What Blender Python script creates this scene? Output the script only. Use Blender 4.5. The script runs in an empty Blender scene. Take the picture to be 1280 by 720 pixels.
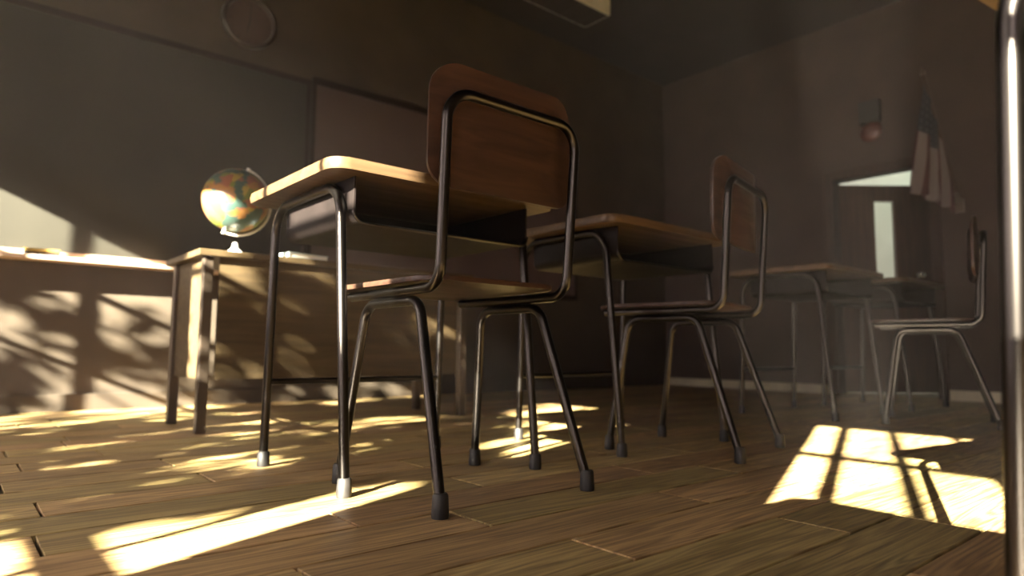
import bpy, bmesh, math, random
from mathutils import Vector, Matrix, Quaternion
random.seed(7)
PI = math.pi
scn = bpy.context.scene
COL = scn.collection

# ------------------------------------------------------------------ camera
cd = bpy.data.cameras.new('camera'); cam = bpy.data.objects.new('camera', cd); COL.objects.link(cam)
RX = Vector((0.76058963, -0.64917286, 0.00883202)); UP = Vector((-0.0668138, -0.06473493, 0.99566325)); BK = Vector((-0.64578582, -0.75788125, -0.09261042))
m = Matrix((RX, UP, BK)).transposed().to_4x4(); m.translation = (0, 0, 0.345)
cam.matrix_world = m
cd.sensor_width = 36; cd.lens = 23.378; cd.clip_start = 0.02
cd.dof.use_dof = True; cd.dof.focus_distance = 1.35; cd.dof.aperture_fstop = 2.3
scn.camera = cam

# ------------------------------------------------------------------ light
SUN_AZ = math.radians(21.6); SL = 0.4485          # drop per metre of X
LD = Vector((1.0, math.tan(SUN_AZ), -SL))          # the way the sunlight travels
sd = bpy.data.lights.new('sun', 'SUN'); sun = bpy.data.objects.new('sun', sd); COL.objects.link(sun)
sun.rotation_euler = LD.normalized().to_track_quat('-Z', 'Y').to_euler(); sun.location = (-8, -3, 5)
sd.energy = 155; sd.angle = math.radians(0.42); sd.color = (1.0, 0.94, 0.78)
w = bpy.data.worlds.new('sky'); scn.world = w; w.use_nodes = True
bg = w.node_tree.nodes['Background']; bg.inputs[0].default_value = (1.0, 0.85, 0.86, 1); bg.inputs[1].default_value = 10.8
vs = scn.view_settings
scn.display_settings.display_device = 'sRGB'
vs.view_transform = 'Standard'; vs.look = 'None'; vs.exposure = 0.0; vs.gamma = 1.0; vs.use_curve_mapping = False
cy = scn.cycles
cy.use_denoising = True; cy.max_bounces = 8; cy.diffuse_bounces = 5; cy.glossy_bounces = 4
cy.sample_clamp_indirect = 6; cy.caustics_reflective = False; cy.caustics_refractive = False; cy.blur_glossy = 0.5; cy.volume_bounces = 0
HAZE = 0.0055

# ------------------------------------------------------------------ materials
def srgb(r, g, b):
    f = lambda c: ((c / 255 + 0.055) / 1.055) ** 2.4 if c > 10 else c / 255 / 12.92
    return (f(r), f(g), f(b), 1)
def mat(name):
    M = bpy.data.materials.new(name); M.use_nodes = True
    nt = M.node_tree; return M, nt, nt.nodes['Principled BSDF']
def N(nt, t, **k):
    n = nt.nodes.new(t)
    for a, b in k.items(): setattr(n, a, b)
    return n
def L(nt, a, b): nt.links.new(a, b)
def noisy(name, c1, c2, scale=(6, 6, 6), rough=0.6, rr=0.15, metal=0.0, bump=0.0, detail=6, nscale=1.0, spec=None):
    M, nt, p = mat(name)
    tc = N(nt, 'ShaderNodeTexCoord'); mp = N(nt, 'ShaderNodeMapping'); mp.inputs['Scale'].default_value = scale
    L(nt, tc.outputs['Object'], mp.inputs[0])
    n = N(nt, 'ShaderNodeTexNoise'); n.inputs['Scale'].default_value = nscale; n.inputs['Detail'].default_value = detail
    L(nt, mp.outputs[0], n.inputs[0])
    r = N(nt, 'ShaderNodeValToRGB'); r.color_ramp.elements[0].position = 0.35; r.color_ramp.elements[1].position = 0.68
    r.color_ramp.elements[0].color = c1; r.color_ramp.elements[1].color = c2
    L(nt, n.outputs[0], r.inputs[0]); L(nt, r.outputs[0], p.inputs['Base Color'])
    mr = N(nt, 'ShaderNodeMapRange'); mr.inputs[3].default_value = max(0.02, rough - rr); mr.inputs[4].default_value = min(1, rough + rr)
    L(nt, n.outputs[0], mr.inputs[0]); L(nt, mr.outputs[0], p.inputs['Roughness'])
    p.inputs['Metallic'].default_value = metal
    if spec is not None: p.inputs['Specular IOR Level'].default_value = spec
    if bump:
        b = N(nt, 'ShaderNodeBump'); b.inputs['Strength'].default_value = bump; b.inputs['Distance'].default_value = 0.003
        L(nt, n.outputs[0], b.inputs['Height']); L(nt, b.outputs[0], p.inputs['Normal'])
    return M
def wood(name, dark, light, along='X', rough=0.42, bump=0.15, fine=1.0):
    M, nt, p = mat(name); p.inputs['Specular IOR Level'].default_value = 0.22
    tc = N(nt, 'ShaderNodeTexCoord'); mp = N(nt, 'ShaderNodeMapping')
    s = {'X': (1.6, 26, 26), 'Y': (26, 1.6, 26), 'Z': (26, 26, 1.6)}[along]
    mp.inputs['Scale'].default_value = tuple(v * fine for v in s)
    L(nt, tc.outputs['Object'], mp.inputs[0])
    n = N(nt, 'ShaderNodeTexNoise'); n.inputs['Scale'].default_value = 1.3; n.inputs['Detail'].default_value = 9; n.inputs['Roughness'].default_value = 0.62; n.inputs['Distortion'].default_value = 0.6
    L(nt, mp.outputs[0], n.inputs[0])
    r = N(nt, 'ShaderNodeValToRGB'); r.color_ramp.elements[0].position = 0.32; r.color_ramp.elements[1].position = 0.68
    r.color_ramp.elements[0].color = dark; r.color_ramp.elements[1].color = light
    L(nt, n.outputs[0], r.inputs[0]); L(nt, r.outputs[0], p.inputs['Base Color'])
    mr = N(nt, 'ShaderNodeMapRange'); mr.inputs[3].default_value = rough + 0.12; mr.inputs[4].default_value = rough - 0.1
    L(nt, n.outputs[0], mr.inputs[0]); L(nt, mr.outputs[0], p.inputs['Roughness'])
    b = N(nt, 'ShaderNodeBump'); b.inputs['Strength'].default_value = bump; b.inputs['Distance'].default_value = 0.002
    L(nt, n.outputs[0], b.inputs['Height']); L(nt, b.outputs[0], p.inputs['Normal'])
    return M

CHROME = noisy('worn_chrome', srgb(54, 50, 48), srgb(64, 59, 56), (6, 6, 3), rough=0.29, rr=0.03, metal=1.0, detail=4)
BOXMETAL = noisy('dark_enamel_metal', srgb(22, 17, 16), srgb(28, 22, 21), (14, 14, 14), rough=0.55, rr=0.05, metal=0.0, spec=0.15)
RUBBER = noisy('black_rubber', srgb(26, 23, 22), srgb(38, 33, 31), (40, 40, 40), rough=0.6)
PLY = wood('chair_plywood', srgb(40, 27, 22), srgb(66, 46, 35), 'X', rough=0.34)
PLYTOP = wood('desk_top_wood', srgb(62, 46, 33), srgb(90, 70, 49), 'X', rough=0.36)
TDWOOD = wood('teacher_desk_wood', srgb(64, 52, 36), srgb(88, 72, 50), 'X', rough=0.5)
TDLEG = noisy('brown_steel', srgb(70, 60, 52), srgb(96, 82, 70), (10, 10, 4), rough=0.4, metal=0.5)
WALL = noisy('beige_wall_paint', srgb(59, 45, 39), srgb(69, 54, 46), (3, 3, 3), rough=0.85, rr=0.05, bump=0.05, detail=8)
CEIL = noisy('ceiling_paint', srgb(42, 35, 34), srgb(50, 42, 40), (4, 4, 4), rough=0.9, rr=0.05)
BOARD = noisy('chalkboard_slate', srgb(42, 39, 32), srgb(54, 50, 41), (2.2, 6, 2.2), rough=0.55, rr=0.1, detail=8)
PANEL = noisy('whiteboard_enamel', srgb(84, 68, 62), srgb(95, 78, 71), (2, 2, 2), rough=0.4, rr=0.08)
DARKWOOD = wood('dark_trim_wood', srgb(46, 30, 23), srgb(70, 46, 34), 'Z', rough=0.5)
TRIMWOOD = wood('board_trim_wood', srgb(34, 24, 20), srgb(48, 34, 28), 'X', rough=0.5)
TRAYM = noisy('tray_aluminium', srgb(188, 160, 140), srgb(210, 184, 160), (8, 8, 8), rough=0.5)
LIGHTTRIM = noisy('cream_baseboard', srgb(190, 178, 148), srgb(214, 202, 170), (5, 5, 5), rough=0.5)
WHITEP = noisy('white_plastic', srgb(214, 208, 196), srgb(232, 226, 214), (9, 9, 9), rough=0.35)
FRAMEP = noisy('window_frame_paint', srgb(200, 192, 176), srgb(222, 214, 198), (7, 7, 7), rough=0.5)

def floor_mat():
    M, nt, p = mat('plank_floor')
    tc = N(nt, 'ShaderNodeTexCoord'); g = N(nt, 'ShaderNodeNewGeometry')
    ml = N(nt, 'ShaderNodeMath', operation='MULTIPLY'); ml.inputs[1].default_value = 37.0
    L(nt, g.outputs['Random Per Island'], ml.inputs[0])
    cx = N(nt, 'ShaderNodeCombineXYZ')
    for i in range(3): L(nt, ml.outputs[0], cx.inputs[i])
    ad = N(nt, 'ShaderNodeVectorMath', operation='ADD'); L(nt, tc.outputs['Object'], ad.inputs[0]); L(nt, cx.outputs[0], ad.inputs[1])
    def grain(sc, scale, det, dist):
        mp = N(nt, 'ShaderNodeMapping'); mp.inputs['Scale'].default_value = sc; L(nt, ad.outputs[0], mp.inputs[0])
        n = N(nt, 'ShaderNodeTexNoise'); n.inputs['Scale'].default_value = scale; n.inputs['Detail'].default_value = det; n.inputs['Roughness'].default_value = 0.6; n.inputs['Distortion'].default_value = dist
        L(nt, mp.outputs[0], n.inputs[0]); return n.outputs[0]
    a = grain((0.7, 9, 1), 1.6, 2, 0.5)           # broad figure
    # growth rings: bands of the broad figure
    sn = N(nt, 'ShaderNodeMath', operation='MULTIPLY'); sn.inputs[1].default_value = 62.0; L(nt, a, sn.inputs[0])
    si = N(nt, 'ShaderNodeMath', operation='SINE'); L(nt, sn.outputs[0], si.inputs[0])
    mr0 = N(nt, 'ShaderNodeMapRange'); mr0.inputs[1].default_value = -1; mr0.inputs[2].default_value = 1; L(nt, si.outputs[0], mr0.inputs[0])
    f = grain((3, 110, 1), 1.5, 6, 0.3)           # fine fibres
    mx = N(nt, 'ShaderNodeMix', data_type='FLOAT'); mx.inputs[0].default_value = 0.78
    L(nt, mr0.outputs[0], mx.inputs[2]); L(nt, f, mx.inputs[3])
    blot = grain((1.5, 2.5, 1), 1.4, 5, 0.2)
    r = N(nt, 'ShaderNodeValToRGB'); e = r.color_ramp.elements
    e[0].position = 0.3; e[0].color = srgb(120, 96, 60); e[1].position = 0.72; e[1].color = srgb(206, 178, 120)
    L(nt, mx.outputs[0], r.inputs[0])
    hs = N(nt, 'ShaderNodeHueSaturation')
    mv = N(nt, 'ShaderNodeMapRange'); mv.inputs[3].default_value = 0.66; mv.inputs[4].default_value = 1.25; L(nt, g.outputs['Random Per Island'], mv.inputs[0])
    mb = N(nt, 'ShaderNodeMapRange'); mb.inputs[1].default_value = 0.3; mb.inputs[2].default_value = 0.7; mb.inputs[3].default_value = 0.82; mb.inputs[4].default_value = 1.12; L(nt, blot, mb.inputs[0])
    mm = N(nt, 'ShaderNodeMath', operation='MULTIPLY'); L(nt, mv.outputs[0], mm.inputs[0]); L(nt, mb.outputs[0], mm.inputs[1])
    fr = N(nt, 'ShaderNodeMath', operation='FRACT'); L(nt, ml.outputs[0], fr.inputs[0])
    mh = N(nt, 'ShaderNodeMapRange'); mh.inputs[3].default_value = 0.482; mh.inputs[4].default_value = 0.508; L(nt, fr.outputs[0], mh.inputs[0]); L(nt, mh.outputs[0], hs.inputs['Hue'])
    L(nt, mm.outputs[0], hs.inputs['Value']); L(nt, r.outputs[0], hs.inputs['Color']); L(nt, hs.outputs[0], p.inputs['Base Color'])
    rr = N(nt, 'ShaderNodeMapRange'); rr.inputs[3].default_value = 0.36; rr.inputs[4].default_value = 0.62; L(nt, mx.outputs[0], rr.inputs[0]); L(nt, rr.outputs[0], p.inputs['Roughness'])
    b = N(nt, 'ShaderNodeBump'); b.inputs['Strength'].default_value = 0.14; b.inputs['Distance'].default_value = 0.0015
    L(nt, mx.outputs[0], b.inputs['Height']); L(nt, b.outputs[0], p.inputs['Normal'])
    return M
FLOOR = floor_mat()

def glass_mat():
    M, nt, p = mat('clear_glass'); nt.nodes.remove(p)
    o = nt.nodes['Material Output']; t = N(nt, 'ShaderNodeBsdfTransparent'); t.inputs[0].default_value = (0.96, 0.97, 0.95, 1)
    g = N(nt, 'ShaderNodeBsdfGlossy'); g.inputs['Roughness'].default_value = 0.05
    x = N(nt, 'ShaderNodeMixShader'); x.inputs[0].default_value = 0.05
    L(nt, t.outputs[0], x.inputs[1]); L(nt, g.outputs[0], x.inputs[2]); L(nt, x.outputs[0], o.inputs[0])
    return M
GLASS = glass_mat()

# ------------------------------------------------------------------ mesh helpers
def obj(name, bm, material, parent=None, smooth=False, loc=None):
    me = bpy.data.meshes.new(name); bmesh.ops.recalc_face_normals(bm, faces=bm.faces); bm.to_mesh(me); bm.free()
    o = bpy.data.objects.new(name, me); COL.objects.link(o)
    me.materials.append(material)
    if smooth:
        me.polygons.foreach_set('use_smooth', [True] * len(me.polygons))
        try: me.set_sharp_from_angle(angle=math.radians(40))
        except Exception: pass
    if parent: o.parent = parent
    if loc: o.location = loc
    return o
def thing(name, label, cat, loc=(0, 0, 0), rz=0, group=None):
    o = bpy.data.objects.new(name, None); COL.objects.link(o); o.empty_display_size = 0.1
    o.location = loc; o.rotation_euler = (0, 0, rz); o['label'] = label; o['category'] = cat
    if group: o['group'] = group
    return o
def tag(o, label, cat, group=None):
    o['label'] = label; o['category'] = cat
    if group: o['group'] = group
    return o
def struct(name, bm, material, **k):
    o = obj(name, bm, material, **k); o['kind'] = 'structure'; return o
def box(bm, x0, x1, y0, y1, z0, z1, bev=0.0, seg=2):
    r = bmesh.ops.create_cube(bm, size=1)
    vs_ = r['verts']
    for v in vs_:
        v.co = Vector(((x0 + x1) / 2 + v.co.x * (x1 - x0), (y0 + y1) / 2 + v.co.y * (y1 - y0), (z0 + z1) / 2 + v.co.z * (z1 - z0)))
    if bev > 0:
        es = list({e for v in vs_ for e in v.link_edges})
        bmesh.ops.bevel(bm, geom=es, offset=bev, segments=seg, profile=0.5, affect='EDGES')
def fillet(pts, rad, n=8):
    pts = [Vector(p) for p in pts]; out = [pts[0]]
    for i in range(1, len(pts) - 1):
        a, b, c = pts[i - 1], pts[i], pts[i + 1]
        r = rad[i - 1] if isinstance(rad, (list, tuple)) else rad
        u = (a - b).normalized(); v = (c - b).normalized(); ang = u.angle(v)
        if ang > PI - 0.02 or r <= 0: out.append(b); continue
        t = r / math.tan(ang / 2); t = min(t, (a - b).length * 0.49, (c - b).length * 0.49); r = t * math.tan(ang / 2)
        cen = b + (u + v).normalized() * (r / math.sin(ang / 2))
        p0 = b + u * t - cen; p1 = b + v * t - cen; ax = p0.cross(p1).normalized(); tot = p0.angle(p1)
        for k in range(n + 1): out.append(cen + Quaternion(ax, tot * k / n) @ p0)
    out.append(pts[-1]); return out
def tube(bm, path, r, seg=14, r_end=None):
    P = [Vector(p) for p in path]; n = len(P)
    T = [((P[min(i + 1, n - 1)] - P[max(i - 1, 0)]).normalized()) for i in range(n)]
    ref = Vector((0, 0, 1)) if abs(T[0].z) < 0.9 else Vector((1, 0, 0))
    nrm = (ref - T[0] * ref.dot(T[0])).normalized(); rings = []
    for i in range(n):
        if i:
            nrm = T[i - 1].rotation_difference(T[i]) @ nrm; nrm = (nrm - T[i] * nrm.dot(T[i])).normalized()
        bn = T[i].cross(nrm); rad = r if r_end is None else r + (r_end - r) * i / (n - 1)
        rings.append([bm.verts.new(P[i] + (nrm * math.cos(2 * PI * k / seg) + bn * math.sin(2 * PI * k / seg)) * rad) for k in range(seg)])
    for i in range(n - 1):
        for k in range(seg):
            bm.faces.new((rings[i][k], rings[i][(k + 1) % seg], rings[i + 1][(k + 1) % seg], rings[i + 1][k]))
    bm.faces.new(rings[0][::-1]); bm.faces.new(rings[-1])
def lathe(bm, prof, seg=32, M=None):
    rings = []
    for r, z in prof:
        if r < 1e-6: rings.append([bm.verts.new((0, 0, z))])
        else: rings.append([bm.verts.new((r * math.cos(2 * PI * k / seg), r * math.sin(2 * PI * k / seg), z)) for k in range(seg)])
    for a, b in zip(rings, rings[1:]):
        for k in range(seg):
            k2 = (k + 1) % seg
            q = [a[0] if len(a) == 1 else a[k], a[0] if len(a) == 1 else a[k2], b[0] if len(b) == 1 else b[k2], b[0] if len(b) == 1 else b[k]]
            q2 = []
            for v in q:
                if v not in q2: q2.append(v)
            if len(q2) > 2: bm.faces.new(q2)
    if M is not None:
        for rg in rings:
            for v in rg: v.co = M @ v.co
def rrect(x0, x1, y0, y1, r, n=8):
    if not isinstance(r, (list, tuple)): r = [r] * 4
    out = []
    for (cx, cy, a, rr) in ((x1 - r[0], y1 - r[0], 0, r[0]), (x0 + r[1], y1 - r[1], PI / 2, r[1]), (x0 + r[2], y0 + r[2], PI, r[2]), (x1 - r[3], y0 + r[3], 1.5 * PI, r[3])):
        for k in range(n + 1): out.append((cx + rr * math.cos(a + PI / 2 * k / n), cy + rr * math.sin(a + PI / 2 * k / n)))
    return out
def sheet(bm, outline, f, th, grid=16, ease=0.0):
    """a curved board: the outline in (u, v), f(u, v) -> point, th thick along the normal; filled as nested rings"""
    cu = sum(p[0] for p in outline) / len(outline); cv = sum(p[1] for p in outline) / len(outline)
    def pt(u, v, s):
        e = 1e-3; p = f(u, v); du = f(u + e, v) - p; dv = f(u, v + e) - p
        return p + du.cross(dv).normalized() * s
    rings = {}
    lay = [(-th / 2, 1), (th / 2, -1)]
    for si, (s, _) in enumerate(lay):
        rs = []
        for g in range(grid + 1):
            t = 1 - g / grid
            if g == grid: rs.append([bm.verts.new(pt(cu, cv, s))]); break
            k = t if g else 1.0 - ease
            rs.append([bm.verts.new(pt(cu + (a - cu) * k, cv + (b - cv) * k, s)) for a, b in outline])
        rings[si] = rs
        n = len(outline)
        for a, b in zip(rs, rs[1:]):
            for k in range(n):
                k2 = (k + 1) % n
                if len(b) == 1: bm.faces.new((a[k], a[k2], b[0]))
                else: bm.faces.new((a[k], a[k2], b[k2], b[k]))
    n = len(outline); mid = [bm.verts.new(pt(cu + (a - cu), cv + (b - cv), 0)) for a, b in outline]
    for A in (rings[0][0], rings[1][0]):
        for k in range(n):
            k2 = (k + 1) % n; bm.faces.new((A[k], A[k2], mid[k2], mid[k]))

def children(o): return [c for c in bpy.data.objects if c.parent == o]
def copy_tree(o, parent=None):
    c = o.copy(); COL.objects.link(c); c.parent = parent
    for ch in KIDS.get(o.name, []): copy_tree(ch, c)
    return c
KIDS = {}
def index(o):
    KIDS[o.name] = children(o)
    for c in KIDS[o.name]: index(c)
def place(root, x, y, rz, label, cat=None):
    o = copy_tree(root); o.location = (x, y, 0); o.rotation_euler = (0, 0, math.radians(rz)); o['label'] = label
    return o

# ------------------------------------------------------------------ room
XL, XR, YF, YB, ZC, WT = -1.9, 5.74, 4.25, -3.2, 3.2, 0.18
# plank floor: rows along X, every board its own island
bm = bmesh.new()
PW = 0.1565; LEN = 0.92
joints = {0: 0.96, -1: 1.417, 1: 1.425, 2: 0.906, 3: 0.70, 4: 0.209, 5: 0.86, 6: 0.238, 7: 0.617, 8: 0.191, 9: 0.596, 10: 0.25, 11: 0.472, -2: 0.72, -3: 1.25}
k0 = int((YB - 0.8) / PW) - 2
row = -28
while 0.733 + row * PW < YF:
    y0 = 0.733 + row * PW
    off = joints.get(row, random.random() * LEN) % LEN
    x = XL - LEN + off - (LEN if off > 0 else 0)
    while x < XR + 0.3:
        xa, xb = max(x, XL), min(x + LEN, XR + 0.3)
        if xb - xa > 0.01 and y0 + PW > YB:
            g = 0.0032; h = random.uniform(-0.0006, 0.0006)
            ya, yb = max(y0, YB), min(y0 + PW, YF)
            if yb - ya > 0.01:
                box(bm, xa + g, xb - g, ya + g, yb - g, -0.02, h, 0.0011, 1)
        x += LEN
    row += 1
struct('floor', bm, FLOOR)
bm = bmesh.new(); box(bm, XL - 0.3, 8.6, YB - 0.3, YF + 0.3, -0.12, -0.02)
struct('floor_underlay', bm, noisy('dark_subfloor', srgb(30, 20, 14), srgb(40, 28, 20)))
bm = bmesh.new(); box(bm, XL - WT, XR + 0.2, YB - 0.2, YF + 0.2, ZC, ZC + 0.15)
struct('ceiling', bm, CEIL)
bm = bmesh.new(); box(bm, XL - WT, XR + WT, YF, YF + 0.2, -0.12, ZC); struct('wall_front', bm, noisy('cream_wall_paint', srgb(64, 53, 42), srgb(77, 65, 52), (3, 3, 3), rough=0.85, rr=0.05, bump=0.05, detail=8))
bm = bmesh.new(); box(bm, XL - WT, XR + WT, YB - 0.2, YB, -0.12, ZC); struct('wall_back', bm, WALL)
# door wall with its opening
DY0, DY1, DZ = 1.76, 2.49, 1.815
bm = bmesh.new()
box(bm, XR, XR + 0.12, YB, DY0, -0.12, ZC); box(bm, XR, XR + 0.12, DY1, YF, -0.12, ZC); box(bm, XR, XR + 0.12, DY0, DY1, DZ, ZC)
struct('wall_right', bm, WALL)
# window wall
WINS = [(-3.05, -1.99, 2.28), (-1.79, -0.53, 2.28), (0.233, 2.0, 2.2), (2.24, 3.92, 2.07)]
ZS = 0.50; ZT = 2.38
bm = bmesh.new()
box(bm, XL - WT, XL, YB, YF, -0.12, ZS); box(bm, XL - WT, XL, YB, YF, ZT, ZC)
ys = [YB] + [v for a, b, _ in WINS for v in (a, b)] + [YF]
for i in range(0, len(ys), 2): box(bm, XL - WT, XL, ys[i], ys[i + 1], ZS, ZT)
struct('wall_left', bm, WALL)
for i, (a, b, top) in enumerate(WINS):
    xf = XL - WT + 0.05
    bm = bmesh.new()
    t = 0.035
    box(bm, xf - 0.03, xf + 0.02, a, a + t, ZS, ZT, 0.004); box(bm, xf - 0.03, xf + 0.02, b - t, b, ZS, ZT, 0.004)
    box(bm, xf - 0.03, xf + 0.02, a, b, ZS, ZS + t, 0.004); box(bm, xf - 0.03, xf + 0.02, a, b, ZT - t, ZT, 0.004)
    for zz, hh in (((0.935, 0.045), (1.41, 0.026), (1.875, 0.036 if i == 1 else 0.022)) if i != 3 else ((0.90, 0.045), (1.33, 0.022), (1.755, 0.03))):
        zc_ = zz + (WT - 0.05) * SL
        box(bm, xf - 0.02, xf + 0.01, a, b, zc_ - hh / 2, zc_ + hh / 2, 0.003)
    if i == 1: mull = [(-0.70, 0.042), (-0.90, 0.036), (-1.14, 0.03), (-1.36, 0.03), (-1.58, 0.03)]
    elif i == 2: mull = [(0.43, 0.014), (0.80, 0.022), (1.22, 0.022), (1.62, 0.022)]
    elif i == 3: mull = [(2.70, 0.022), (3.21, 0.035), (3.70, 0.022)]
    else: mull = [(a + (b - a) * k / 5, 0.03) for k in range(1, 5)]
    for y, wd in mull: box(bm, xf - 0.022, xf + 0.012, y - wd / 2, y + wd / 2, ZS, ZT, 0.003)
    wo = struct('window_%d' % (i + 1), bm, FRAMEP)
    bm = bmesh.new(); box(bm, xf - 0.003, xf + 0.001, a + 0.01, b - 0.01, ZS + 0.01, ZT - 0.01)
    obj('pane', bm, GLASS, wo)
    bm = bmesh.new(); box(bm, XL - WT + 0.08, XL + 0.03, a - 0.03, b + 0.03, ZS - 0.03, ZS + 0.0, 0.006)
    obj('window_sill', bm, FRAMEP, wo)
    if top < 2.25:  # unseen blind, added to lower the upper edge of the sun patch
        zb_ = top + 0.035 * SL
        bm = bmesh.new(); box(bm, XL - 0.036, XL - 0.034, a + 0.01, b - 0.01, zb_ + 0.01, ZT - 0.03); box(bm, XL - 0.04, XL - 0.03, a + 0.01, b - 0.01, zb_, zb_ + 0.02, 0.002)
        tube(bm, [(XL - 0.035, a + 0.01, ZT - 0.03), (XL - 0.035, b - 0.01, ZT - 0.03)], 0.02, 12)
        obj('added_sun_blind', bm, LIGHTTRIM, wo)
# baseboards
bm = bmesh.new(); box(bm, XR - 0.015, XR, DY1 + 0.07, YF, 0, 0.075, 0.003); box(bm, XR - 0.015, XR, YB, DY0 - 0.07, 0, 0.075, 0.003)
struct('baseboard_right', bm, LIGHTTRIM)
bm = bmesh.new(); box(bm, XL, XR, YF - 0.015, YF, 0, 0.09, 0.003); struct('baseboard_front', bm, bpy.data.materials['cream_wall_paint'])
# door casing
bm = bmesh.new()
box(bm, XR - 0.02, XR + 0.13, DY1, DY1 + 0.075, 0, DZ + 0.08, 0.004); box(bm, XR - 0.02, XR + 0.13, DY0 - 0.075, DY0, 0, DZ + 0.08, 0.004)
box(bm, XR - 0.02, XR + 0.13, DY0, DY1, DZ, DZ + 0.08, 0.004)
struct('trim_1', bm, DARKWOOD)
# door leaf, opened into the corridor (local x along the leaf, from its hinge)
bm = bmesh.new(); LW = 0.81
lx0, lx1, lz0, lz1 = 0.30, 0.475, 0.75, 1.66
for (a, b, c, d) in ((0, lx0, 0.012, 1.80), (lx1, LW, 0.012, 1.80), (lx0, lx1, 0.012, lz0), (lx0, lx1, lz1, 1.80)):
    box(bm, a, b, -0.02, 0.02, c, d)
door = struct('door_1', bm, DARKWOOD)
door.location = (XR + 0.125, DY1 + 0.012, 0); door.rotation_euler = (0, 0, math.atan2(-0.649, 0.76))
bm = bmesh.new(); box(bm, lx0, lx1, -0.003, 0.003, lz0, lz1); obj('door_glass', bm, GLASS, door)
bm = bmesh.new()
lathe(bm, [(0, 0), (0.026, 0), (0.026, 0.006), (0.010, 0.010), (0.009, 0.03), (0.018, 0.036), (0.027, 0.05), (0.027, 0.06), (0.018, 0.07), (0, 0.073)], 24, Matrix.Translation((0.655, -0.02, 1.015)) @ Matrix.Rotation(PI / 2, 4, 'X'))
obj('door_knob', bm, noisy('satin_brass', srgb(200, 196, 180), srgb(224, 220, 204), rough=0.25, metal=0.9), door, smooth=True)
# corridor behind the door
bm = bmesh.new(); box(bm, 8.0, 8.1, -1.0, 6.0, -0.1, 2.9); struct('wall_corridor', bm, noisy('corridor_paint', srgb(176, 182, 164), srgb(190, 196, 178), (3, 3, 3), rough=0.8))
bm = bmesh.new(); box(bm, XR + 0.12, 8.1, -1.0, 6.0, 2.9, 3.0); box(bm, XR + 0.12, 8.1, -1.1, -1.0, -0.1, 3.0); box(bm, XR + 0.12, 8.1, 6.0, 6.1, -0.1, 3.0)
struct('ceiling_corridor', bm, CEIL)
bm = bmesh.new(); box(bm, XR + 0.3, 8.1, -1.0, 6.0, -0.02, -0.001); struct('floor_corridor', bm, noisy('corridor_lino', srgb(150, 140, 116), srgb(170, 160, 134), rough=0.4))
ld = bpy.data.lights.new('corridor_lamp', 'AREA'); lo = bpy.data.objects.new('corridor_lamp', ld); COL.objects.link(lo)
ld.shape = 'RECTANGLE'; ld.size = 1.2; ld.size_y = 0.3; ld.energy = 19; ld.color = (0.92, 1.0, 0.88); lo.location = (7.1, 2.6, 2.86)

# ------------------------------------------------------------------ chalkboard wall
bt = thing('chalkboard', 'long dark chalkboard with wood trim, sun falling across its lower left end', 'chalkboard', (0, YF, 0))
bm = bmesh.new(); box(bm, -1.7, 1.76, -0.02, -0.002, 0.84, 2.12); obj('slate', bm, BOARD, bt)
bm = bmesh.new()
box(bm, -1.74, 1.79, -0.03, -0.001, 2.12, 2.16, 0.004); box(bm, 1.76, 1.79, -0.03, -0.001, 0.80, 2.12, 0.004); box(bm, -1.74, -1.70, -0.03, -0.001, 0.80, 2.12, 0.004)
obj('frame', bm, TRIMWOOD, bt)
bm = bmesh.new(); box(bm, -1.74, 1.79, -0.13, -0.001, 0.785, 0.80, 0.003); box(bm, -1.74, 1.79, -0.136, -0.128, 0.785, 0.806, 0.002)
box(bm, -1.74, 1.79, -0.03, -0.001, 0.80, 0.84)
obj('chalk_tray', bm, TRAYM, bt)
er = thing('chalk_eraser', 'chalk eraser lying on the sunlit chalkboard tray', 'eraser', (0.36, YF - 0.075, 0.8005))
bm = bmesh.new(); box(bm, -0.075, 0.075, -0.026, 0.026, 0.0, 0.026, 0.003); obj('felt_pad', bm, noisy('dark_felt', srgb(44, 36, 30), srgb(60, 50, 42), (60, 60, 60), rough=0.95), er)
bm = bmesh.new(); box(bm, -0.078, 0.078, -0.028, 0.028, 0.026, 0.042, 0.004); obj('grip', bm, noisy('yellow_wood', srgb(160, 132, 60), srgb(180, 150, 76)), er)
bm = bmesh.new(); tube(bm, [(-0.035, 0, 0), (0.035, 0, 0)], 0.006, 12)
tag(obj('chalk_stick', bm, WHITEP, None, True, (0.79, YF - 0.08, 0.8065)), 'short stick of chalk on the tray near the teacher desk', 'chalk')
wb = thing('display_board', 'pale display board with dark top rail, mounted beside the chalkboard', 'board', (0, YF, 0))
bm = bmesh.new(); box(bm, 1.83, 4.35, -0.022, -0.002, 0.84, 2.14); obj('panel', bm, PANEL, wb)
bm = bmesh.new(); box(bm, 1.80, 4.38, -0.035, -0.001, 2.14, 2.19, 0.004); box(bm, 1.80, 1.83, -0.03, -0.001, 0.80, 2.14, 0.003); box(bm, 4.35, 4.38, -0.03, -0.001, 0.80, 2.14, 0.003); box(bm, 1.80, 4.38, -0.03, -0.001, 0.80, 0.84, 0.003)
obj('frame', bm, TRIMWOOD, wb)
ck = thing('wall_clock', 'round wall clock with dark rim, high above the chalkboard', 'clock', (1.365, YF, 2.43))
RXM = Matrix.Rotation(PI / 2, 4, 'X')
bm = bmesh.new(); lathe(bm, [(0.145, 0.0), (0.172, 0.0), (0.172, 0.03), (0.16, 0.042), (0.148, 0.035), (0.145, 0.018)], 48, RXM)
obj('rim', bm, noisy('clock_rim', srgb(48, 36, 30), srgb(60, 46, 38), rough=0.4), ck, True)
bm = bmesh.new(); lathe(bm, [(0, 0.001), (0.15, 0.001), (0.15, 0.018), (0, 0.018)], 48, RXM); obj('dial', bm, noisy('clock_dial', srgb(74, 58, 52), srgb(84, 67, 60), rough=0.6), ck)
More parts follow.
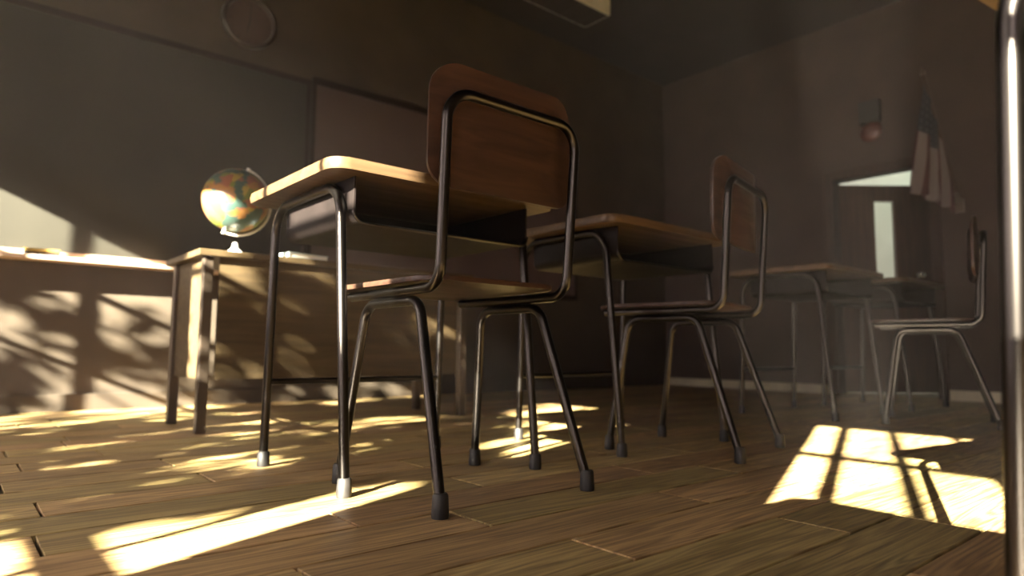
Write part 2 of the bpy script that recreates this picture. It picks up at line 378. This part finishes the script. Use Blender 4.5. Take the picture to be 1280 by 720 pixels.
BLK = noisy('black_paint', srgb(30, 26, 24), srgb(38, 33, 30), rough=0.5)
for k in range(12):
    a = k * PI / 6; c, s = math.sin(a), math.cos(a); r1 = 0.105 if k % 3 == 0 else 0.118
    bm = bmesh.new(); tube(bm, [(c * r1, -0.0185, s * r1), (c * 0.135, -0.0185, s * 0.135)], 0.0028, 6)
    obj('hour_mark', bm, BLK, ck)
for ln, ang, nm in ((0.075, 192, 'hour_hand'), (0.115, 4, 'minute_hand')):
    a = math.radians(ang); bm = bmesh.new(); tube(bm, [(-math.sin(a) * 0.02, -0.024, -math.cos(a) * 0.02), (math.sin(a) * ln, -0.024, math.cos(a) * ln)], 0.005, 8, 0.003); obj(nm, bm, BLK, ck)

# ceiling light
fl = thing('ceiling_light', 'pale boxy fluorescent ceiling light near the chalkboard wall, cut by the top edge', 'ceiling light', (3.33, 3.57, ZC))
bm = bmesh.new(); box(bm, -0.62, 0.616, -0.14, 0.14, -0.145, 0, 0.004); obj('housing', bm, WHITEP, fl)
bm = bmesh.new(); box(bm, -0.60, 0.60, -0.125, 0.125, -0.150, -0.1455)
for k in range(1, 12): box(bm, -0.60 + k * 0.1 - 0.002, -0.60 + k * 0.1 + 0.002, -0.125, 0.125, -0.156, -0.150)
obj('louvre', bm, CEIL, fl)

# dusty air in the room
if HAZE > 0:
    bm = bmesh.new(); box(bm, XL + 0.01, XR - 0.02, YB + 0.01, YF - 0.005, 0.005, ZC - 0.01)
    M = bpy.data.materials.new('dusty_air'); M.use_nodes = True; nt = M.node_tree; nt.nodes.remove(nt.nodes['Principled BSDF'])
    v = N(nt, 'ShaderNodeVolumeScatter'); v.inputs['Color'].default_value = (0.95, 0.80, 0.74, 1); v.inputs['Density'].default_value = HAZE; v.inputs['Anisotropy'].default_value = 0.2
    L(nt, v.outputs[0], nt.nodes['Material Output'].inputs['Volume'])
    hz = obj('dusty_air', bm, M); hz['kind'] = 'stuff'; hz['label'] = 'faint dusty haze filling the classroom air'; hz['category'] = 'haze'

# ------------------------------------------------------------------ student desk
TR = 0.0125
def make_desk():
    t = thing('student_desk', '', 'desk')
    for s in (-1, 1):
        bm = bmesh.new(); x = s * 0.302
        tube(bm, fillet([(x, -0.264, 0.012), (x, -0.19, 0.758), (x, 0.228, 0.758), (x, 0.255, 0.012)], 0.085, 10), TR, 16)
        lf = obj('leg_frame', bm, CHROME, t, True)
        for y in (-0.264, 0.255):
            bm = bmesh.new(); lathe(bm, [(0, 0), (0.0175, 0), (0.0185, 0.006), (0.0165, 0.04), (0.0135, 0.044), (0, 0.044)], 20, Matrix.Translation((x, y + (0.002 if y < 0 else -0.002), 0)))
            obj('rubber_foot', bm, RUBBER, lf, True)
    bm = bmesh.new(); tube(bm, [(-0.302, 0.246, 0.245), (0.302, 0.246, 0.245)], 0.009, 12); obj('crossbar', bm, CHROME, t, True)
    # top: rounded slab
    bm = bmesh.new(); o = rrect(-0.37, 0.37, -0.287, 0.308, [0.05] * 4, 8)
    sheet(bm, o, lambda u, v: Vector((u, v, 0.787)), 0.028, 6, 0.008)
    obj('desktop', bm, PLYTOP, t, True)
    # open metal book box
    bm = bmesh.new()
    n = 8; xs = 0.286; r = 0.03; zt, zb = 0.772, 0.655
    prof = [(-xs, zt)] + [(-xs + r - r * math.cos(PI / 2 * k / n), zb + r - r * math.sin(PI / 2 * k / n)) for k in range(n + 1)] + [(xs - r + r * math.sin(PI / 2 * k / n), zb + r - r * math.cos(PI / 2 * k / n)) for k in range(n + 1)] + [(xs, zt)]
    def U(off, y): return [(x * (1 - off / xs), y, z + (off if z < zt else 0)) for x, z in prof]
    y0, y1 = -0.235, 0.19; th = 0.004
    A = [bm.verts.new(p) for p in U(0, y0)]; B = [bm.verts.new(p) for p in U(0, y1)]; C_ = [bm.verts.new(p) for p in U(th, y0)]; D = [bm.verts.new(p) for p in U(th, y1 - th)]
    for k in range(len(prof) - 1):
        bm.faces.new((A[k], A[k + 1], B[k + 1], B[k])); bm.faces.new((C_[k], C_[k + 1], D[k + 1], D[k])); bm.faces.new((A[k], A[k + 1], C_[k + 1], C_[k]))
    bm.faces.new(B); bm.faces.new(D)
    bb = obj('book_box', bm, BOXMETAL, t, True)
    bm = bmesh.new(); tube(bm, [(x, y0 - 0.001, z) for x, z in prof[1:-1]], 0.0045, 8); obj('rolled_lip', bm, CHROME, bb, True)
    return t
desk = make_desk(); index(desk)
# ------------------------------------------------------------------ classroom chair
def make_chair():
    t = thing('classroom_chair', '', 'chair')
    for s in (-1, 1):
        bm = bmesh.new()
        tube(bm, fillet([(s * 0.22, -0.233, 0.012), (s * 0.188, -0.085, 0.458), (s * 0.188, 0.165, 0.458), (s * 0.22, 0.232, 0.012)], 0.05, 10), TR, 16)
        lf = obj('leg_frame', bm, CHROME, t, True)
        for y in (-0.233, 0.232):
            bm = bmesh.new(); lathe(bm, [(0, 0), (0.0175, 0), (0.0185, 0.006), (0.0165, 0.046), (0.0135, 0.05), (0, 0.05)], 20, Matrix.Translation((s * 0.2195, y + (0.004 if y < 0 else -0.002), 0)))
            obj('rubber_foot', bm, RUBBER, lf, True)
    bm = bmesh.new()
    tube(bm, fillet([(-0.183, 0.262, 0.483), (-0.196, -0.178, 0.483), (-0.203, -0.207, 0.922), (0.203, -0.207, 0.922), (0.196, -0.178, 0.483), (0.183, 0.262, 0.483)], [0.055, 0.065, 0.065, 0.055], 10), TR, 16)
    bk = obj('back_tube', bm, CHROME, t, True)
    # seat: dished ply, falling over at the front
    o = [(x * (0.225 - 0.018 * max(0, (0.28 - y)) / 0.45) / 0.225, y) for x, y in rrect(-0.225, 0.225, -0.165, 0.285, [0.06, 0.06, 0.09, 0.09], 8)]
    def fs(u, v):
        z = 0.5065 - 0.012 * math.cos(min(1, abs(u) / 0.2) * PI / 2) * (1 if v < 0.15 else max(0, 1 - (v - 0.15) / 0.1))
        if v > 0.19: z -= 0.35 * (v - 0.19) ** 1.6
        if v < -0.09: z += 0.5 * (-0.09 - v) ** 1.7
        return Vector((u, v, z))
    bm = bmesh.new(); sheet(bm, o, fs, 0.012, 14, 0.006); st = obj('seat', bm, PLY, t, True)
    o = rrect(-0.223, 0.223, -0.138, 0.155, [0.07, 0.07, 0.06, 0.06], 9)
    def fb(u, v): return Vector((u, -0.178 - 0.05 * (0.12 + v) * 0.3 + 0.026 * ((u / 0.2) ** 2 - 1) + 0.018, 0.848 + v))
    bm = bmesh.new(); sheet(bm, o, fb, 0.012, 14, 0.006); br = obj('backrest', bm, PLY, t, True)
    for s in (-1, 1):
        for z in (0.75, 0.87):
            bm = bmesh.new(); lathe(bm, [(0, 0.0), (0.007, 0.0), (0.0055, 0.004), (0, 0.005)], 12, Matrix.Translation(fb(s * 0.2, z - 0.848) + Vector((0, 0.006, 0))) @ Matrix.Rotation(-PI / 2, 4, 'X'))
            obj('rivet', bm, CHROME, br, True)
    return t
chair = make_chair(); index(chair)

GD = 'student desks in the classroom'; GC = 'classroom chairs with wooden backs'
desk['group'] = GD; chair['group'] = GC
# (x, y, turn, label)
desks = [(1.037, 1.722, 0, 'student desk with sunlit front edge, behind the large foreground chair'),
         (2.02, 1.715, 0, 'shaded student desk in front of the second wooden chair'),
         (3.755, 1.79, 0, 'student desk third from the left, its top corner below the door'),
         (4.70, 1.76, 0, 'farthest and smallest-looking student desk, beyond the seat of the side-on chair'),
         (1.064, -0.106, -8, 'nearest desk, only its blazing sunlit leg at the right frame edge'),
         (-0.56, -0.21, 0, 'desk out of frame whose top shades the near edge of the floor light')]
for i, (x, y, r, lab) in enumerate(desks):
    if i == 0: desk.location = (x, y, 0); desk['label'] = lab
    else: place(desk, x, y, r, lab)
chairs = [(1.02, 1.39, 0, 'large foreground chair seen from behind, brown wooden back and bent tube frame'),
          (2.075, 1.412, 12.5, 'mid-room chair seen from behind, turned left beside the shaded desk'),
          (3.81, 1.165, 17, 'side-on wooden chair at right near the bright leg, below the flag')]
for i, (x, y, r, lab) in enumerate(chairs):
    if i == 0: chair.location = (x, y, 0); chair['label'] = lab
    else: place(chair, x, y, r, lab)

# ------------------------------------------------------------------ teacher desk
td = thing('teacher_desk', 'wide wooden teacher desk with panelled front, globe standing on it', 'desk', (1.45, 3.08, 0))
bm = bmesh.new(); box(bm, -0.69, 0.69, -0.25, 0.28, 0.715, 0.742, 0.004); obj('desktop', bm, TDWOOD, td)
bm = bmesh.new(); box(bm, -0.60, 0.60, -0.222, -0.206, 0.215, 0.715); obj('front_panel', bm, TDWOOD, td)
for s in (-1, 1):
    bm = bmesh.new(); box(bm, s * 0.642 - 0.008, s * 0.642 + 0.008, -0.19, 0.20, 0.215, 0.715); obj('side_panel', bm, TDWOOD, td)
    for y in (-0.212, 0.222):
        bm = bmesh.new(); box(bm, s * 0.645 - 0.02, s * 0.645 + 0.02, y - 0.02, y + 0.02, 0, 0.715, 0.004); obj('leg', bm, TDLEG, td)
# globe
GR = 0.137
gl = thing('desk_globe', 'world globe on a small white stand, lower half sunlit, on the teacher desk', 'globe', (0.93, 2.93, 0.742))
def globe_mat():
    M, nt, p = mat('globe_map'); tc = N(nt, 'ShaderNodeTexCoord')
    n = N(nt, 'ShaderNodeTexNoise'); n.inputs['Scale'].default_value = 7.5; n.inputs['Detail'].default_value = 7; n.inputs['Roughness'].default_value = 0.55; L(nt, tc.outputs['Object'], n.inputs[0])
    n2 = N(nt, 'ShaderNodeTexVoronoi'); n2.inputs['Scale'].default_value = 26; L(nt, tc.outputs['Object'], n2.inputs[0])
    r2 = N(nt, 'ShaderNodeValToRGB'); r2.color_ramp.interpolation = 'CONSTANT'
    sp = N(nt, 'ShaderNodeSeparateColor'); L(nt, n2.outputs['Color'], sp.inputs[0]); L(nt, sp.outputs[0], r2.inputs[0])
    cs = [(0, srgb(150, 130, 56)), (0.25, srgb(104, 112, 50)), (0.5, srgb(150, 106, 56)), (0.75, srgb(134, 84, 62))]
    r2.color_ramp.elements[0].color = cs[0][1]; r2.color_ramp.elements[1].position = 0.25; r2.color_ramp.elements[1].color = cs[1][1]
    for q, c in cs[2:]: e = r2.color_ramp.elements.new(q); e.color = c
    r1 = N(nt, 'ShaderNodeValToRGB'); r1.color_ramp.elements[0].position = 0.43; r1.color_ramp.elements[1].position = 0.445; L(nt, n.outputs[0], r1.inputs[0])
    mx = N(nt, 'ShaderNodeMix', data_type='RGBA'); L(nt, r1.outputs[0], mx.inputs[0]); mx.inputs[6].default_value = srgb(60, 82, 74); L(nt, r2.outputs[0], mx.inputs[7])
    L(nt, mx.outputs[2], p.inputs['Base Color']); p.inputs['Roughness'].default_value = 0.3
    return M
tilt = Vector((-0.30, 0.0, -0.95)).normalized()      # south pole direction
cz = Vector((-0.005, 0.0, 0.235))
bm = bmesh.new(); bmesh.ops.create_uvsphere(bm, u_segments=48, v_segments=28, radius=GR)
b = obj('sphere', bm, globe_mat(), gl, True); b.location = cz; b.rotation_euler = (0, math.radians(18), 0)
bm = bmesh.new(); lathe(bm, [(0, 0), (0.04, 0), (0.042, 0.006), (0.030, 0.012), (0.014, 0.028), (0.010, 0.05), (0, 0.052)], 28); obj('base', bm, WHITEP, gl, True)
bm = bmesh.new()
arc = []
axis = Vector((0, 1, 0))
for k in range(0, 19):
    a = k / 18 * PI; d = Quaternion(axis, -a) @ tilt
    arc.append(cz + d * (GR + 0.014))
tube(bm, arc, 0.005, 8)
for dd in (tilt, -tilt): tube(bm, [cz + dd * (GR - 0.004), cz + dd * (GR + 0.02)], 0.008, 12)
obj('meridian_arm', bm, WHITEP, gl, True)
bk_ = thing('book', 'thin pale book lying on the teacher desk, catching sun', 'book', (1.22, 2.90, 0.742), math.radians(8))
bm = bmesh.new(); box(bm, -0.097, 0.094, -0.052, 0.132, 0.003, 0.02); obj('pages', bm, WHITEP, bk_)
bm = bmesh.new(); box(bm, -0.1, 0.1, -0.055, 0.135, 0.0, 0.003); box(bm, -0.1, 0.1, -0.055, 0.135, 0.02, 0.023); box(bm, -0.1, -0.097, -0.055, 0.135, 0.003, 0.02)
obj('cover', bm, noisy('grey_blue_cover', srgb(150, 162, 160), srgb(170, 180, 176), rough=0.5), bk_)

# ------------------------------------------------------------------ flag and alarm on the door wall
def flag_mat():
    M, nt, p = mat('flag_cloth'); uv = N(nt, 'ShaderNodeUVMap'); sx = N(nt, 'ShaderNodeSeparateXYZ'); L(nt, uv.outputs[0], sx.inputs[0])
    def mth(op, a, b=None):
        n = N(nt, 'ShaderNodeMath', operation=op)
        for i, q in enumerate((a, b)):
            if q is None: continue
            if isinstance(q, (int, float)): n.inputs[i].default_value = q
            else: L(nt, q, n.inputs[i])
        return n.outputs[0]
    U_, V_ = sx.outputs[0], sx.outputs[1]      # u along the fly, v across the stripes (0 = top)
    st = mth('GREATER_THAN', mth('MODULO', mth('MULTIPLY', V_, 13.0), 2.0), 1.0)
    can = mth('MULTIPLY', mth('LESS_THAN', U_, 0.4), mth('LESS_THAN', V_, 7 / 13))
    fu = mth('SUBTRACT', mth('FRACT', mth('MULTIPLY', U_, 15.0)), 0.5); fv = mth('SUBTRACT', mth('FRACT', mth('MULTIPLY', V_, 9 * 13 / 7)), 0.5)
    star = mth('LESS_THAN', mth('ADD', mth('MULTIPLY', fu, fu), mth('MULTIPLY', fv, fv)), 0.06)
    m1 = N(nt, 'ShaderNodeMix', data_type='RGBA'); L(nt, st, m1.inputs[0]); m1.inputs[6].default_value = srgb(56, 20, 21); m1.inputs[7].default_value = srgb(104, 92, 88)
    m2 = N(nt, 'ShaderNodeMix', data_type='RGBA'); L(nt, star, m2.inputs[0]); m2.inputs[6].default_value = srgb(20, 20, 30); m2.inputs[7].default_value = srgb(52, 50, 54)
    m3 = N(nt, 'ShaderNodeMix', data_type='RGBA'); L(nt, can, m3.inputs[0]); L(nt, m1.outputs[2], m3.inputs[6]); L(nt, m2.outputs[2], m3.inputs[7])
    L(nt, m3.outputs[2], p.inputs['Base Color']); p.inputs['Roughness'].default_value = 0.8
    return M
fb0 = Vector((XR - 0.01, 1.56, 1.46)); ftip = Vector((5.28, 1.62, 2.36))
fg = thing('wall_flag', 'flag with red and white stripes hanging from a wall staff', 'flag', tuple(fb0))
ft = ftip - fb0
bm = bmesh.new(); tube(bm, [Vector((0, 0, 0)), ft], 0.011, 12); obj('staff', bm, DARKWOOD, fg, True)
bm = bmesh.new(); box(bm, -0.02, 0.01, -0.03, 0.03, -0.06, 0.04, 0.004); tube(bm, [Vector((0, 0, -0.01)), ft * 0.09], 0.018, 12); obj('bracket', bm, TDLEG, fg, True)
bm = bmesh.new(); lathe(bm, [(0, -0.02), (0.015, -0.012), (0.02, 0), (0.015, 0.012), (0.004, 0.04), (0, 0.05)], 16, Matrix.Translation(ft * 1.01) @ ft.to_track_quat('Z', 'Y').to_matrix().to_4x4()); obj('finial', bm, TDLEG, fg, True)
bm = bmesh.new(); uvl = bm.loops.layers.uv.new('UVMap')
nu, nv = 40, 52; G = []
for i in range(nu + 1):
    r_ = []
    u = i / nu
    for j in range(nv + 1):
        v = j / nv
        h = ft * (0.97 - 0.60 * v)                           # along the staff
        gather = 1 - 0.25 * u
        cen = ft * 0.62
        p_ = cen + (h - cen) * gather
        p_ = Vector((p_.x, p_.y, p_.z * (1 - u) + (ft * (0.97 - 0.45 * v)).z * u))
        z = p_.z - 0.80 * u * (0.86 + 0.14 * (1 - v)) + 0.22 * v * u * 0.6
        amp = 0.008 + 0.026 * min(1, u * 1.6)
        ph = v * 2 * PI * 3.4 + 0.7 * math.sin(u * 3)
        r_.append(bm.verts.new((p_.x + 0.02 * math.cos(ph * 1.3) * u, p_.y + amp * math.sin(ph) + 0.20 * u * (0.65 - v), z + 0.01 * math.cos(ph) * u)))
    G.append(r_)
for i in range(nu):
    for j in range(nv):
        f_ = bm.faces.new((G[i][j], G[i + 1][j], G[i + 1][j + 1], G[i][j + 1]))
        for lp, (a, b2) in zip(f_.loops, ((i, j), (i + 1, j), (i + 1, j + 1), (i, j + 1))): lp[uvl].uv = (a / nu, b2 / nv)
fc = obj('cloth', bm, flag_mat(), fg, True)
sm = fc.modifiers.new('thick', 'SOLIDIFY'); sm.thickness = 0.002

al = thing('alarm_bell', 'dark alarm box with small red bell on the wall above the door', 'alarm', (XR, 2.15, 2.24))
bm = bmesh.new(); box(bm, -0.05, 0, -0.075, 0.09, 0.0, 0.185, 0.008); obj('housing', bm, BLK, al)
bm = bmesh.new(); lathe(bm, [(0, 0), (0.03, 0.0), (0.03, 0.02), (0.082, 0.022), (0.085, 0.034), (0.07, 0.052), (0.04, 0.064), (0.01, 0.068), (0, 0.068)], 32, Matrix.Translation((0, 0, -0.08)) @ Matrix.Rotation(-PI / 2, 4, 'Y'))
obj('bell', bm, noisy('red_enamel', srgb(66, 26, 20), srgb(82, 30, 24), rough=0.35), al, True)

# ------------------------------------------------------------------ outside: ground and the tree whose leaves dapple the sun
bm = bmesh.new(); box(bm, -14, XL - WT, -9, 12, -0.6, -0.5)
struct('ground', bm, noisy('lawn', srgb(70, 76, 46), srgb(100, 104, 66), (2, 2, 2), rough=0.9))
def back(yb, zb, D): return Vector((XL, yb, zb)) - LD * D
CLEAR = [(0.30, 0.455, 0.90, 1.26), (0.44, 0.60, 0.90, 1.02), (0.30, 1.06, 1.88, 2.3), (0.30, 0.58, 1.52, 1.93), (1.81, 1.98, 1.40, 1.9), (1.72, 2.0, 1.96, 2.3), (2.9, 4.2, 1.82, 2.4), (0.5, 0.66, 0.5, 0.93), (3.0, 3.3, 1.12, 1.3)]
def clear(y, z, mgn=0.0):
    if y < 0.34: return True
    return any(a - mgn < y < b + mgn and c - mgn < z < d + mgn for a, b, c, d in CLEAR)
tr = thing('leafy_tree', 'leafy tree outside the left windows, seen only as dappled shade', 'tree', tuple(back(2.12, 0, 3.2).xy) + (-0.5,))
O = Vector(tr.location)
BARK = noisy('bark', srgb(70, 54, 40), srgb(96, 76, 58), (10, 10, 3), rough=0.9)
LEAFM = noisy('leaf_green', srgb(44, 66, 24), srgb(78, 104, 40), (4, 4, 4), rough=0.5)
bm = bmesh.new()
tube(bm, fillet([(0, 0, 0), (0.02, 0.01, 1.2), (-0.05, 0.02, 2.6), (0, 0, 4.2)], 0.4, 6), 0.09, 14, 0.04)
tips = []
for (yb, zb, D, z0) in ((0.55, 1.40, 2.7, 1.6), (0.9, 1.7, 3.5, 2.0), (1.3, 1.15, 2.6, 1.2), (1.5, 2.0, 3.6, 2.2), (2.8, 1.3, 2.8, 1.4), (3.3, 1.0, 3.3, 1.2), (3.7, 1.5, 3.0, 1.9), (1.0, 1.3, 3.0, 1.4), (3.1, 1.55, 2.6, 2.0)):
    e_ = back(yb, zb, D) - O; mid = (Vector((0, 0, z0 + 0.4)) + e_) / 2 + Vector((0, 0, 0.15))
    tube(bm, fillet([Vector((0, 0, z0 + 0.3)), mid, e_], 0.5, 6), 0.026, 8, 0.008)
obj('trunk', bm, BARK, tr, True)
bm = bmesh.new(); rnd = random.Random(11)
ncl = 0
while ncl < 620:
    yb = rnd.uniform(0.36, 4.3); zb = rnd.uniform(0.3, 2.45)
    if ncl < 22: yb = rnd.uniform(0.37, 0.52); zb = rnd.uniform(1.30, 1.46)
    elif ncl < 70: yb = rnd.uniform(0.5, 0.85); zb = rnd.uniform(1.02, 1.6)
    elif ncl < 125: yb = rnd.uniform(0.70, 1.7); zb = rnd.uniform(0.5, 1.15)
    elif ncl < 150: yb = rnd.uniform(1.1, 1.75); zb = rnd.uniform(0.9, 2.1)
    if clear(yb, zb, 0.04): continue
    if yb > 2.6 and rnd.random() < 0.22: continue
    ncl += 1; D = rnd.uniform(2.2, 3.8); rad = rnd.uniform(0.06, 0.15)
    for _ in range(rnd.randint(9, 20)):
        y2 = yb + rnd.gauss(0, rad * 0.75); z2 = zb + rnd.gauss(0, rad * 0.55); 
        if clear(y2, z2, 0.02): continue
        c = back(y2, z2, D + rnd.gauss(0, 0.15)) - O
        q = Quaternion((rnd.gauss(0, 1), rnd.gauss(0, 1), rnd.gauss(0, 1), rnd.gauss(0, 1))).normalized()
        ll = rnd.uniform(0.05, 0.085); ww = ll * 0.34
        pts = [(-ll, 0, 0), (-ll * 0.4, -ww, 0.004), (ll * 0.3, -ww * 0.8, 0.004), (ll, 0, 0), (ll * 0.3, ww * 0.8, 0.004), (-ll * 0.4, ww, 0.004)]
        bm.faces.new([bm.verts.new(c + q @ Vector(p)) for p in pts])
fo = obj('foliage', bm, LEAFM, tr)
